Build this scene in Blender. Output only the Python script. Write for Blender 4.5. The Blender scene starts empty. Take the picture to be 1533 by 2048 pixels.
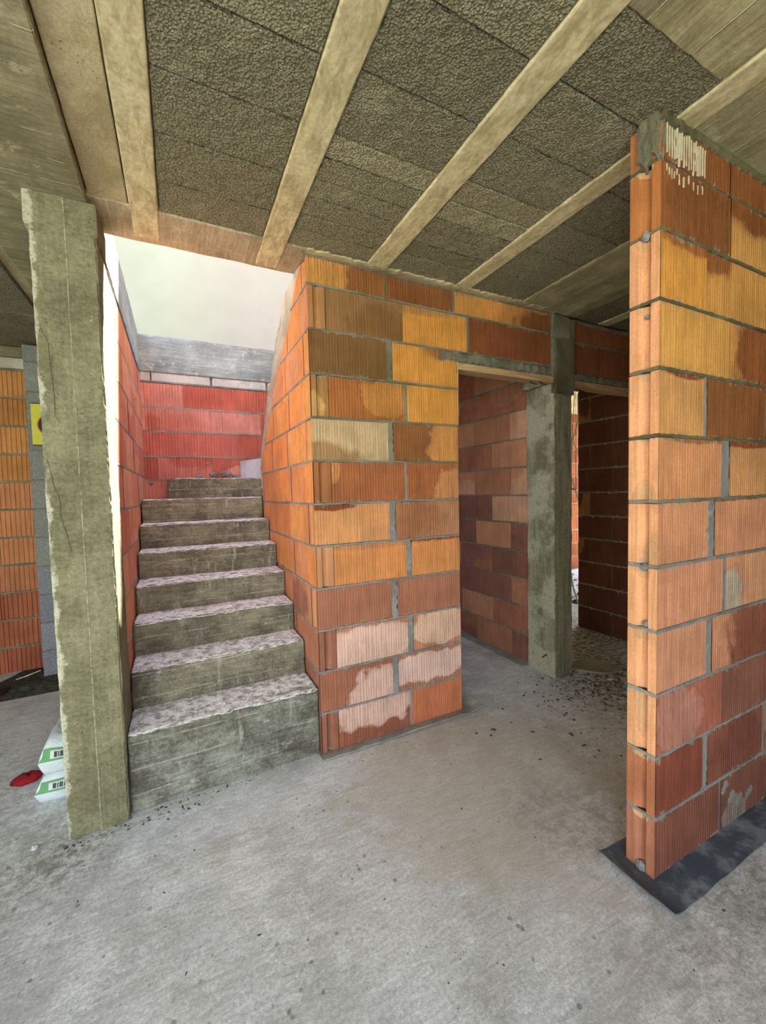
import bpy, math, random
from mathutils import Vector, Matrix, noise
S = bpy.context.scene
COL = S.collection
H = 2.91
rnd = random.Random(7)
SUN, SKY, EXPO = 13.0, 1.0, 2.2

# ------------------------------------------------------------------ camera
def cam():
    x, y, z, yaw, pitch, roll, f = -0.698, -2.2955, 1.566, 0.4617, -0.0508, -0.0245, 818.36
    fw = Vector((math.sin(yaw)*math.cos(pitch), math.cos(yaw)*math.cos(pitch), math.sin(pitch)))
    ri = Vector((math.cos(yaw), -math.sin(yaw), 0)); u = ri.cross(fw)
    r2 = ri*math.cos(roll)+u*math.sin(roll); u2 = -ri*math.sin(roll)+u*math.cos(roll)
    c = bpy.data.cameras.new('camera'); o = bpy.data.objects.new('camera', c); COL.objects.link(o)
    c.sensor_fit = 'HORIZONTAL'; c.sensor_width = 36; c.lens = f/1533*36; c.clip_start = .02
    o.matrix_world = Matrix(((r2.x, u2.x, -fw.x, x), (r2.y, u2.y, -fw.y, y), (r2.z, u2.z, -fw.z, z), (0, 0, 0, 1)))
    S.camera = o
cam()

# ------------------------------------------------------------------ object helpers
def setp(o, label=None, cat=None, group=None, kind=None):
    if label: o['label'] = label
    if cat: o['category'] = cat
    if group: o['group'] = group
    if kind: o['kind'] = kind
    return o
def empty(name, loc, label, cat, group=None):
    o = bpy.data.objects.new(name, None); COL.objects.link(o); o.location = loc
    o.empty_display_size = .05
    return setp(o, label, cat, group)

class MB:
    def __init__(s):
        s.v = []; s.f = []; s.m = []; s.a = {}; s.mats = []
    def mi(s, m):
        if m not in s.mats: s.mats.append(m)
        return s.mats.index(m)
    def vert(s, p, **at):
        s.v.append(tuple(p)); i = len(s.v)-1
        for k, x in at.items(): s.a.setdefault(k, {})[i] = x
        return i
    def face(s, ids, m):
        s.f.append(tuple(ids)); s.m.append(s.mi(m))
    def build(s, name, parent=None, smooth=False, **kw):
        me = bpy.data.meshes.new(name)
        me.from_pydata(s.v, [], s.f)
        for m in s.mats: me.materials.append(m)
        me.polygons.foreach_set('material_index', s.m)
        if smooth: me.polygons.foreach_set('use_smooth', [True]*len(s.f))
        for k, d in s.a.items():
            if k[0] == 'c':
                at = me.attributes.new(k, 'FLOAT_COLOR', 'POINT'); n = 4; key = 'color'; df = (0, 0, 0, 1)
            else:
                at = me.attributes.new(k, 'FLOAT_VECTOR', 'POINT'); n = 3; key = 'vector'; df = (9, 9, 0)
            buf = []
            for i in range(len(s.v)):
                x = d.get(i, df); buf += (list(x)+[1])[:n] if n == 4 else list(x)
            at.data.foreach_set(key, buf)
        me.update()
        o = bpy.data.objects.new(name, me); COL.objects.link(o)
        if parent is not None: o.parent = parent; o.location = -parent.location
        return setp(o, **kw)

def axis_pts(a, b, res, r):
    n = max(1, int((b-a-2*r)/res))
    if b-a <= 2.2*r: return [a, (a+b)/2, b]
    t = [a, a+r*.3, a+r]
    for i in range(1, n): t.append(a+r+(b-a-2*r)*i/n)
    return t+[b-r, b-r*.3, b]

def rough_box(mb, x0, x1, y0, y1, z0, z1, m, res=.04, r=.006, amp=.002, freq=9, edge=.004, seed=0, skip=(), disp=None):
    A = [axis_pts(x0, x1, res, r), axis_pts(y0, y1, res, r), axis_pts(z0, z1, res, r)]
    lo = (x0, y0, z0); hi = (x1, y1, z1); cache = {}
    def P(p):
        k = (round(p[0], 5), round(p[1], 5), round(p[2], 5))
        if k in cache: return cache[k]
        rr = [min(r, (hi[i]-lo[i])/2.01) for i in range(3)]
        c = Vector([min(max(p[i], lo[i]+rr[i]), hi[i]-rr[i]) for i in range(3)])
        d = Vector(p)-c; n = d.normalized() if d.length > 1e-9 else Vector((0, 0, 1))
        q = c+n*min(d.length, min(rr)) if d.length > 1e-9 else c
        nax = sum(1 for i in range(3) if abs(n[i]) > .15)
        w = Vector(p)+Vector((seed, seed*.7, -seed))
        dd = amp*noise.noise(w*freq)
        if nax > 1:
            e = noise.noise(w*14)*.6+noise.noise(w*45)*.6
            dd -= edge*max(0, e+.15)*1.6
        if disp: dd += disp(Vector(p), n)
        q = q+n*dd
        cache[k] = mb.vert(q); return cache[k]
    for ax in range(3):
        b, c = [(1, 2), (2, 0), (0, 1)][ax]
        for side in (0, 1):
            if (ax, side) in skip: continue
            base = hi[ax] if side else lo[ax]
            for i in range(len(A[b])-1):
                for j in range(len(A[c])-1):
                    q = []
                    for (di, dj) in ((0, 0), (1, 0), (1, 1), (0, 1)):
                        p = [0, 0, 0]; p[ax] = base; p[b] = A[b][i+di]; p[c] = A[c][j+dj]; q.append(P(p))
                    if len(set(q)) < 3: continue
                    if not side: q.reverse()
                    mb.face(q, m)

def box(mb, x0, x1, y0, y1, z0, z1, m):
    v = [mb.vert(p) for p in ((x0, y0, z0), (x1, y0, z0), (x1, y1, z0), (x0, y1, z0), (x0, y0, z1), (x1, y0, z1), (x1, y1, z1), (x0, y1, z1))]
    for f in ((0, 3, 2, 1), (4, 5, 6, 7), (0, 1, 5, 4), (1, 2, 6, 5), (2, 3, 7, 6), (3, 0, 4, 7)): mb.face([v[i] for i in f], m)

def tube(mb, pts, r, m, n=6):
    pts = [Vector(p) for p in pts]; rings = []
    for i, p in enumerate(pts):
        t = (pts[min(i+1, len(pts)-1)]-pts[max(i-1, 0)]).normalized()
        a = t.orthogonal().normalized(); b = t.cross(a)
        rr = r(i/(len(pts)-1)) if callable(r) else r
        rings.append([mb.vert(p+(a*math.cos(k*2*math.pi/n)+b*math.sin(k*2*math.pi/n))*rr) for k in range(n)])
    for i in range(len(rings)-1):
        for k in range(n): mb.face((rings[i][k], rings[i][(k+1) % n], rings[i+1][(k+1) % n], rings[i+1][k]), m)
    mb.face(rings[0][::-1], m); mb.face(rings[-1], m)

# ------------------------------------------------------------------ material helpers
class NT:
    def __init__(s, name, rough=.9):
        s.m = bpy.data.materials.new(name); s.m.use_nodes = True
        s.t = s.m.node_tree; s.b = s.t.nodes['Principled BSDF']; s.b.inputs['Roughness'].default_value = rough
        s.b.inputs['Specular IOR Level'].default_value = .25
        s.co = s.t.nodes.new('ShaderNodeTexCoord').outputs['Object']
    def n(s, ty, **kw):
        o = s.t.nodes.new(ty)
        for k, v in kw.items(): setattr(o, k, v)
        return o
    def put(s, sock, v):
        if hasattr(v, 'links') or isinstance(v, bpy.types.NodeSocket): s.t.links.new(v, sock)
        else:
            if isinstance(v, (tuple, list)) and len(v) == 3 and sock.type == 'RGBA': v = (*v, 1)
            sock.default_value = v
    def math(s, op, a, b=0., c=0., clamp=False):
        o = s.n('ShaderNodeMath', operation=op, use_clamp=clamp)
        s.put(o.inputs[0], a); s.put(o.inputs[1], b); s.put(o.inputs[2], c); return o.outputs[0]
    def map(s, scale=(1, 1, 1), loc=(0, 0, 0), co=None):
        o = s.n('ShaderNodeMapping'); s.put(o.inputs[0], co or s.co); o.inputs['Scale'].default_value = scale; o.inputs['Location'].default_value = loc
        return o.outputs[0]
    def noise(s, scale, co=None, detail=4, rough=.6, dist=0):
        o = s.n('ShaderNodeTexNoise'); s.put(o.inputs['Vector'], co or s.co)
        o.inputs['Scale'].default_value = scale; o.inputs['Detail'].default_value = detail; o.inputs['Roughness'].default_value = rough; o.inputs['Distortion'].default_value = dist
        return o.outputs['Fac']
    def vor(s, scale, co=None, feature='F1', out='Distance'):
        o = s.n('ShaderNodeTexVoronoi', feature=feature); s.put(o.inputs['Vector'], co or s.co); o.inputs['Scale'].default_value = scale
        return o.outputs[out]
    def ramp(s, v, a, b, x=0., y=1., smooth=True):
        o = s.n('ShaderNodeMapRange', interpolation_type='SMOOTHSTEP' if smooth else 'LINEAR')
        for i, q in enumerate((v, a, b, x, y)): s.put(o.inputs[i], q)
        return o.outputs[0]
    def mix(s, f, a, b, mode='MIX'):
        o = s.n('ShaderNodeMix', data_type='RGBA', blend_type=mode)
        s.put(o.inputs[0], f); s.put(o.inputs[6], a); s.put(o.inputs[7], b); return o.outputs[2]
    def scale(s, col, f):      # colour * scalar
        o = s.n('ShaderNodeVectorMath', operation='SCALE'); s.put(o.inputs[0], col); s.put(o.inputs[3], f); return o.outputs[0]
    def sep(s, v=None):
        o = s.n('ShaderNodeSeparateXYZ'); s.put(o.inputs[0], v or s.co); return o.outputs
    def attr(s, name, out='Vector'):
        o = s.n('ShaderNodeAttribute', attribute_name=name); return o.outputs[out]
    def done(s, col, bump=None, strength=.5, dist=.004):
        s.put(s.b.inputs['Base Color'], col)
        if bump is not None:
            o = s.n('ShaderNodeBump'); o.inputs['Strength'].default_value = strength; o.inputs['Distance'].default_value = dist
            s.put(o.inputs['Height'], bump); s.put(s.b.inputs['Normal'], o.outputs[0])
        return s.m

def plain(name, col, rough=.8, var=.12, sc=30, metal=0):
    N = NT(name, rough); N.b.inputs['Metallic'].default_value = metal
    f = N.ramp(N.noise(sc), .3, .7, 1-var, 1+var)
    return N.done(N.scale(col, f), N.noise(sc*3), .3, .002)

def concrete(name, base, light, dark, bump=.5, pits=True, streak=None, edge_light=None):
    N = NT(name, .92)
    a = N.noise(3.2, detail=8, rough=.65, dist=.4); b = N.noise(28, detail=6, rough=.7); c = N.noise(140, detail=3)
    col = N.mix(N.ramp(a, .38, .62), dark, base)
    col = N.mix(N.ramp(N.noise(7, N.map(loc=(3, 1, 7)), detail=8, rough=.72), .56, .70, 0, .75), col, light)
    col = N.mix(N.ramp(b, .58, .72, 0, .5), col, dark)
    if streak:
        st = N.noise(1, N.map(streak), detail=5, rough=.7)
        col = N.scale(col, N.ramp(st, .3, .7, .8, 1.2))
    col = N.scale(col, N.ramp(c, .3, .7, .86, 1.14))
    h = N.math('ADD', N.math('MULTIPLY', b, 1.0), N.math('MULTIPLY', c, .35))
    if pits:
        p = N.ramp(N.vor(45), .06, .16)
        g = N.ramp(N.noise(6, N.map(loc=(9, 2, 0))), .5, .6)
        p = N.math('MAXIMUM', p, N.math('SUBTRACT', 1, g))
        col = N.scale(col, N.ramp(p, 0, 1, .55, 1)); h = N.math('ADD', h, N.math('MULTIPLY', p, .8))
    return N.done(col, h, bump, .006)

def boards(name, base, dark, seam, across, along, width=.125, off=.0, seamw=.035, light=None, seamamt=.8):
    """board marked concrete; boards run along axis `along`, joints repeat on axis `across`"""
    N = NT(name, .9)
    x = N.sep()
    warp = N.math('MULTIPLY', N.math('SUBTRACT', N.noise(2.2), .5), .012)
    t = N.math('DIVIDE', N.math('ADD', N.math('ADD', x[across], warp), off), width)
    wn = N.n('ShaderNodeTexWhiteNoise', noise_dimensions='1D'); N.put(wn.inputs['W'], N.math('FLOOR', t))
    fr = N.math('FRACT', t); ed = N.math('MINIMUM', fr, N.math('SUBTRACT', 1, fr))
    sc = [60, 60, 60]; sc[along] = 4
    gr = N.noise(1, N.map(tuple(sc)), detail=6, rough=.7, dist=.6)
    a = N.noise(4, detail=8, rough=.7)
    col = N.mix(N.ramp(a, .35, .65), dark, base)
    col = N.scale(col, N.ramp(wn.outputs[0], 0, 1, .82, 1.16, False))
    col = N.scale(col, N.ramp(gr, .3, .7, .78, 1.2))
    if light: col = N.mix(N.ramp(N.noise(9, N.map((1, 1, 1), (5, 3, 1)), detail=9, rough=.75), .56, .66, 0, .8), col, light)
    sm = N.math('MULTIPLY', N.ramp(ed, 0, seamw, 1, 0), N.ramp(N.noise(11), .42, .6, 0, seamamt))
    col = N.mix(sm, col, seam)
    col = N.scale(col, N.ramp(N.noise(85, detail=6, rough=.8), .32, .68, .82, 1.16))
    h = N.math('ADD', N.math('MULTIPLY', gr, .6), N.math('MULTIPLY', sm, 1.2))
    h = N.math('ADD', h, N.math('MULTIPLY', wn.outputs[0], .8))
    return N.done(col, h, .6, .005)

def brick_mat(name, mortar, smear=1.0, wet=True):
    N = NT(name, .8)
    cA = N.attr('cA', 'Color'); cB = N.attr('cB', 'Color'); pat = N.sep(N.attr('pat')); edg = N.sep(N.attr('edg'))
    r = N.math('SQRT', N.math('ADD', N.math('MULTIPLY', pat[0], pat[0]), N.math('MULTIPLY', pat[1], pat[1])))
    nz = N.noise(7, detail=6, rough=.62)
    r = N.math('ADD', r, N.math('MULTIPLY', N.math('SUBTRACT', nz, .5), 1.5))
    mk = N.ramp(r, .86, 1.12, 1, 0)
    col = N.mix(mk, cA, cB)
    wv = N.n('ShaderNodeTexWave', bands_direction='X'); cx_ = N.n('ShaderNodeCombineXYZ'); xs_ = N.sep(); N.put(cx_.inputs[0], N.math('ADD', xs_[0], xs_[1])); N.put(cx_.inputs[2], N.math('MULTIPLY', xs_[2], .6)); N.put(wv.inputs['Vector'], cx_.outputs[0]); wv.inputs['Scale'].default_value = 13.5; wv.inputs['Distortion'].default_value = 2.2; wv.inputs['Detail Scale'].default_value = 3
    ln = N.math('MULTIPLY', N.ramp(wv.outputs['Fac'], .0, .09, 1, 0), mk)
    col = N.scale(col, N.ramp(ln, 0, 1, 1, .72))
    # narrow darker rim where the stain dried
    rim = N.math('MULTIPLY', N.ramp(r, .98, 1.06), N.ramp(r, 1.06, 1.22, 1, 0))
    col = N.scale(col, N.ramp(rim, 0, 1, 1, .86))
    col = N.scale(col, N.ramp(N.noise(5, N.map(loc=(2, 8, 1)), detail=5), .3, .7, .86, 1.13))
    st = N.noise(1, N.map((70, 70, 3)), detail=4, rough=.7)
    col = N.scale(col, N.ramp(st, .3, .7, .84, 1.14))
    col = N.scale(col, N.ramp(N.noise(160, detail=2), .3, .7, .92, 1.08))
    d = N.math('MULTIPLY', N.math('MINIMUM', edg[1], N.math('SUBTRACT', 1, edg[1])), .24)
    th = N.math('MULTIPLY', N.ramp(N.noise(9, N.map((3, 3, 1), (4, 4, 4)), detail=6, rough=.75), .5, .75), .035*smear)
    sm = N.math('MULTIPLY', N.ramp(N.math('SUBTRACT', d, th), -.002, .002, 1, 0), .7)
    col = N.mix(sm, col, mortar)
    # thin pale spatter
    sp = N.ramp(N.noise(26, N.map(loc=(7, 7, 7)), detail=6, rough=.8), .70, .76, 0, .55)
    col = N.mix(sp, col, (.5, .38, .28))
    return N.done(col, N.math('ADD', N.noise(90, detail=3), N.math('MULTIPLY', st, .5)), .35, .002)

# colours (linear albedo)
LO = (.68, .29, .10); DO = (.28, .08, .025); SB = (.31, .125, .075); PK = (.66, .42, .34); TN = (.50, .35, .19)
YO = (.68, .32, .065); BR = (.245, .12, .055); SA = (.58, .25, .125); DR = (.20, .065, .038); RD = (.56, .17, .09); OR = (.66, .25, .085)

MORT = (.34, .33, .27)
M_mortar = concrete('mortar', (.25, .24, .165), (.34, .33, .24), (.15, .145, .09), .8, False)
M_mortar_g = concrete('mortar_grey', (.31, .315, .29), (.42, .43, .41), (.20, .20, .18), .8, False)
M_brick = brick_mat('clay_brick', (.33, .31, .24))
M_brick_r = brick_mat('clay_brick_weathered', (.40, .40, .40), .7)

# ------------------------------------------------------------------ brick walls
def add_brick(mb, T, u0, u1, v0, v1, style, cA, cB, pat, mat, pitch=.0175, jit=True, sides=(True, True), depth=.035, fd=None):
    """T(u,v,n) -> world.  pat = (cx,cy,rx,ry) in brick fractions, or None"""
    sd = rnd.random()*50
    n0 = rnd.uniform(-.002, .002) if jit else 0
    if jit: v0 += rnd.uniform(-.0015, .0015); v1 += rnd.uniform(-.0015, .0015)
    L = u1-u0
    pr = []
    if style == 'end':
        pr = [(0, 0), (.29, 0), (.32, -.027), (.40, -.029), (.43, -.024), (.66, -.006), (.70, 0), (1, 0)]
        pr = [(a*L, b) for a, b in pr]
    else:
        d = .0072 if style == 'rib' else .0016
        if fd is not None: d = fd
        pr = [(0, 0), (.006, 0)]
        n = max(1, int((L-.012)/pitch)); p = (L-.012)/n
        for i in range(n):
            b = .006+i*p
            w = rnd.uniform(-.04, .04)*p
            pr += [(b+p*.06, 0), (b+p*(.46)+w, 0), (b+p*.58+w, -d), (b+p*.88, -d), (b+p*.97, 0)]
        pr += [(L, 0)]
    hh = v1-v0
    rows = [(0, -depth), (0, -.003), (.0035, 0), (hh-.0035, 0), (hh, -.003), (hh, -depth)]
    def at(u, v):
        fu, fv = u/L, v/hh
        if pat: e = ((fu-pat[0])/pat[2], (fv-pat[1])/pat[3], sd)
        else: e = (9, 9, sd)
        return dict(cA=cA, cB=cB, pat=e, edg=(fu, fv, sd))
    idx = [[mb.vert(T(u0+u, v0+v, n0+min(n, 0)+(dn if k in (1, 2, 3, 4) else 0)), **at(u, v)) for (u, dn) in pr] for k, (v, n) in enumerate(rows)]
    for r_ in range(5):
        for c in range(len(pr)-1): mb.face((idx[r_][c], idx[r_][c+1], idx[r_+1][c+1], idx[r_+1][c]), mat)
    for s_, c in ((0, 0), (1, len(pr)-1)):
        if sides[s_]:
            b = [mb.vert(T(u0+pr[c][0], v0+v, -depth), **at(pr[c][0], v)) for v in (0, hh)]
            q = [b[0], idx[1][c], idx[4][c], b[1]]
            mb.face(q if s_ == 0 else q[::-1], mat)

def bead(mb, T, pts, w, mat, n=.0015, sd=0):
    """irregular mortar ribbon following joint points (u,v)"""
    P = []
    for i in range(len(pts)-1):
        a, b = Vector(pts[i]), Vector(pts[i+1]); k = max(1, int((b-a).length/.011))
        P += [a+(b-a)*j/k for j in range(k)]
    P.append(Vector(pts[-1])); prev = None
    for i, p in enumerate(P):
        t = (P[min(i+1, len(P)-1)]-P[max(i-1, 0)]).normalized(); q = Vector((-t.y, t.x))
        a = w*(1+.75*noise.noise(Vector((p.x*31+sd, p.y*31, 3))))+.0012*noise.noise(Vector((p.x*110, p.y*110+sd, 1)))
        b = w*(1+.75*noise.noise(Vector((p.x*31+sd, p.y*31, 9))))
        nn = n*(1+1.2*noise.noise(Vector((p.x*20, p.y*20+sd, 5))))
        row = [mb.vert(T(*(p+q*a), -.004)), mb.vert(T(*(p+q*a*.8), nn*.7)), mb.vert(T(*p, nn)), mb.vert(T(*(p-q*b*.8), nn*.7)), mb.vert(T(*(p-q*b), -.004))]
        if prev:
            for k in range(4): mb.face((prev[k], prev[k+1], row[k+1], row[k]), mat)
        prev = row

def TF(y):  return lambda u, v, n: (u, y-n, v)        # faces -Y, u = X
def TW(x):  return lambda u, v, n: (x-n, u, v)        # faces -X, u = Y (seen mirrored)
def TE(x):  return lambda u, v, n: (x+n, u, v)        # faces +X, u = Y
C = .25
def row_z(k): return k*C+.006, (k+1)*C-.006

def joints(mb, T, gaps, z0, z1, mat):
    for a, b in gaps:
        if b-a > .009: bead(mb, T, [((a+b)/2, z0-.003), ((a+b)/2, z1+.003)], (b-a)/2+.001, mat, -.001, a*7)

def auto_row(u0, u1, k, L=.5, gap=.003, off=None):
    s = (0 if k % 2 else -L/2) if off is None else off
    out = []; u = u0+s
    while u < u1-.02:
        a, b = max(u, u0), min(u+L-gap, u1)
        if b-a > .03: out.append((a, b))
        u += L
    return out
def auto_cols(pal):
    a = rnd.choice(pal); b = rnd.choice(pal)
    p = None
    if rnd.random() < .55: p = (rnd.choice([.1, .3, .7, .95, .5]), rnd.choice([0, .15, .8, 1]), rnd.uniform(.25, .6), rnd.uniform(.3, .8))
    return a, b, p

# ---- central wall, front face (Y = 0)
def wall_center():
    mb = MB(); T = TF(0); R = 'rib'; Sm = 'smooth'; W = 1.03
    rows = {
     0: [(0.004, .106, 'end', SB, SB, None), (.110, .61, Sm, (.30, .105, .06), PK, (.52, .98, .62, .72)), (.626, W, R, (.56, .19, .09), LO, None)],
     1: [(0, .487, Sm, (.34, .13, .075), PK, (.80, .22, .42, .62)), (.529, W, Sm, (.40, .17, .10), (.68, .46, .38), (.45, .55, .85, .42))],
     2: [(0.004, .108, 'end', SB, SB, None), (.112, .605, Sm, (.46, .21, .13), (.70, .45, .36), (.45, .40, .78, .58)), (.648, W, Sm, (.47, .21, .12), (.66, .42, .30), (.55, .55, .55, .58))],
     3: [(0, .490, Sm, (.36, .145, .085), BR, None), (.535, W, Sm, (.38, .155, .09), BR, None)],
     4: [(0.004, .108, 'end', (.56, .26, .12), LO, None), (.112, .607, R, LO, (.56, .24, .10), (.5, 1.0, .7, .14)), (.648, W, R, LO, DO, (.5, 1.1, .8, .2))],
     5: [(0, .490, R, (.64, .31, .13), DO, (.2, .95, .3, .1)), (.534, W, Sm, (.43, .20, .10), (.36, .15, .07), (.2, .5, .5, .6))],
     6: [(0.004, .108, 'end', (.34, .13, .05), DO, None), (.112, .607, R, (.40, .14, .055), (.55, .24, .09), (.02, .9, .10, .4)), (.624, W, R, (.40, .14, .05), (.58, .27, .10), (.86, .25, .32, .62))],
     7: [(0, .493, Sm, (.52, .37, .20), (.34, .20, .09), (.05, .12, .62, .30)), (.532, W, R, (.30, .12, .04), (.60, .28, .08), (.90, .45, .36, .75))],
     8: [(0.004, .106, 'end', (.36, .18, .06), (.5, .28, .1), (.1, .2, .6, .4)), (.110, .611, R, (.40, .15, .04), (.54, .24, .06), (.75, .6, .35, .5)), (.637, 1.038, R, YO, DO, None)],
     9: [(0, .493, Sm, (.20, .10, .032), (.26, .14, .06), None), (.535, 1.042, R, YO, (.42, .19, .05), (.72, 1.0, .26, .28))],
     10: [(0.002, .100, 'end', (.42, .20, .07), YO, None), (.108, .613, Sm, (.29, .15, .055), (.24, .12, .04), (.7, .3, .4, .5)), (.616, 1.118, R, YO, (.5, .24, .07), (.2, 1, .6, .2)), (1.138, 1.925, R, (.26, .085, .028), DO, None)],
     11: [(-.005, .486, R, (.30, .12, .035), (.60, .29, .08), (.1, .5, .42, 1.2)), (.498, 1.003, R, (.27, .10, .03), BR, None), (1.022, 1.925, R, (.62, .29, .07), (.27, .10, .03), (.95, .1, .35, .8))],
    }
    for k, br in rows.items():
        z0, z1 = row_z(k)
        if k == 11: z1 = H-.012
        for i, (a, b, st, cA, cB, p) in enumerate(br):
            zz = z0
            add_brick(mb, T, a, b, zz, z1, st, cA, cB, p, M_brick, sides=(i > 0, True))
        m = M_mortar_g if k < 7 else M_mortar
        joints(mb, T, [(br[i][1], br[i+1][0]) for i in range(len(br)-1)], z0, z1, m)
    for k in range(1, 12):
        e = 1.03 if k < 9 else (1.045 if k < 10 else 1.925)
        bead(mb, T, [(0, k*C), (e, k*C)], .0062, M_mortar_g if k < 7 else M_mortar, .001, k*3.1)
    # mortar over the timber lintel and bed under the slab, with drips
    bead(mb, T, [(.885, 2.462), (1.925, 2.462)], .030, M_mortar, .008, 4)
    bead(mb, T, [(-.02, H-.004), (1.93, H-.004)], .011, M_mortar, .008, 8)
    for i in range(60):
        u = .30+i*.0175; L = .02+.05*max(0, noise.noise(Vector((u*5, 2, 0)))+.35)
        if .12 < u-.30 < .95: bead(mb, T, [(u+.004, H-.01), (u+.004, H-.01-L)], .0042, M_mortar, -.0005, i)
    # mortar core
    c = .031
    box(mb, c, 1.02, c, .1, 0, 2.5, M_mortar); box(mb, .1, 1.95, .012, .1, 2.43, H, M_mortar)
    for k in range(10): box(mb, 1.0, 1.03, .004, .1, k*C+.006, (k+1)*C-.006, M_plainbrick)
    # lump of mortar on the door jamb
    rough_box(mb, 1.03, 1.052, .004, .08, 2.06, 2.42, M_mortar, .02, .006, .006, 25, .005, 3)
    return mb.build('wall_center', kind='structure')

M_plainbrick = plain('clay_end', (.5, .2, .08), .85, .2, 8)

# ragged upper boundary of the stair side wall (Y,z) on plane X = 0
RAG = [(1.66, 0), (1.655, 1.42), (1.61, 1.97), (1.52, 2.06), (1.36, 2.25), (1.30, 2.31), (1.21, 2.43), (1.12, 2.47), (.975, 2.61), (.90, 2.70), (.71, 2.81), (.60, 2.91)]
INN = [(1.62, 1.80), (1.495, 1.94), (1.2, 2.18), (.92, 2.40), (.72, 2.50), (.636, 2.576), (.43, 2.70), (.25, 2.85), (.127, 2.91)]
def lerp_at(poly, z):
    for (a, b), (c, d) in zip(poly, poly[1:]):
        if min(b, d) <= z <= max(b, d): return a+(c-a)*(z-b)/((d-b) or 1)
    return poly[0][0] if z < poly[0][1] else poly[-1][0]
def wall_stair_right():
    mb = MB(); T = lambda u, v, n: (-n, min(u, lerp_at(RAG, v)-.045), v)
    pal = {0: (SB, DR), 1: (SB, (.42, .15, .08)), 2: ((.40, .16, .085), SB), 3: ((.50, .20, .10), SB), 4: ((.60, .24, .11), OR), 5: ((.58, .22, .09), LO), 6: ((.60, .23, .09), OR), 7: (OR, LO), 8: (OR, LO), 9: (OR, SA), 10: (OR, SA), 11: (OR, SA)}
    for k in range(12):
        z0, z1 = row_z(k)
        if k == 11: z1 = H-.012
        end = lerp_at(RAG, (z0+z1)/2)-.03
        br = []
        if k % 2: br = [(0.004, .10, 'end')]; u = .115
        else: br = []; u = 0.0
        g = .022 if k in (6, 7, 8) else .006
        first = True
        while u < end-.05:
            L = .49 if not (k % 2 and first) else .455
            b = min(u+L, end); br.append((u, b, 'smooth')); u = b+g; first = False
        for i, (a, b, st) in enumerate(br):
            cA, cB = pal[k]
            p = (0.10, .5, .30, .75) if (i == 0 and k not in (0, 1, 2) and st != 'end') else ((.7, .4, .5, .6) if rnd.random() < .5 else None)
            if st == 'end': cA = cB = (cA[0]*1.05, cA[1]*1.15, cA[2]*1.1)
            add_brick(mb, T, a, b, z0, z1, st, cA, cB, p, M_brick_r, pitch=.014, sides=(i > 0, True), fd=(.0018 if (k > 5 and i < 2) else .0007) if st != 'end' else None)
        joints(mb, T, [(br[i][1], br[i+1][0]) for i in range(len(br)-1)], z0, z1, M_mortar_g)
        if k: bead(mb, T, [(0, k*C), (lerp_at(RAG, k*C)-.02, k*C)], .0062, M_mortar_g, .001, k*2.1)
    # solid core following the ragged top, both faces and the broken end
    out = []
    z = 0.
    while z <= 2.9101:
        y = lerp_at(RAG, z)
        if z > 1.3: y += .022*noise.noise(Vector((0, z*9, 2)))+.01*noise.noise(Vector((0, z*40, 2)))
        out.append((y, z)); z += .03 if z > 1.35 else .15
    out.append((.60, H))
    rows = []
    for (y, z) in out:
        r_ = []
        for j, x in enumerate((.0045, .03, .06, .095)):
            r_.append(mb.vert((x+(.028 if j == 0 else 0), y+(.012*noise.noise(Vector((x*60, z*30, 4)))-(.0 if j in (1, 2) else .006)), z)))
        rows.append((mb.vert((.032, .032, z)), r_, mb.vert((.095, .1, z))))
    for a, b in zip(rows, rows[1:]):
        mb.face((a[0], b[0], b[1][0], a[1][0]), M_mortar_g)
        for j in range(3): mb.face((a[1][j], b[1][j], b[1][j+1], a[1][j+1]), M_render)
        mb.face((a[2], a[1][3], b[1][3], b[2]), M_brick_r)
    # trowelled render band over the broken edge on the stair side
    n = 60; prev = None
    for i in range(n+1):
        z = 1.62+(2.905-1.62)*i/n
        yo = lerp_at(RAG, z)+.012*noise.noise(Vector((1, z*9, 2)))-.002
        yi = (lerp_at(INN[::1], z) if z > 1.80 else 1.63)-.02+.03*noise.noise(Vector((5, z*14, 2)))
        row = []
        for j in range(9):
            f = j/8; y = yi+(yo-yi)*f
            x = -.001-.008*math.sin(math.pi*min(1, f*1.4+.05))-.004*noise.noise(Vector((y*22, z*22, 1)))
            if j == 0: x = .003
            if j == 8: x = .012
            row.append(mb.vert((x, y, z)))
        if prev:
            for j in range(8): mb.face((prev[j], row[j], row[j+1], prev[j+1]), M_render)
        prev = row
    return mb.build('wall_stair_right', kind='structure')
M_render = concrete('rough_render', (.50, .44, .34), (.62, .56, .45), (.36, .31, .23), 1.0, True)

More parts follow.
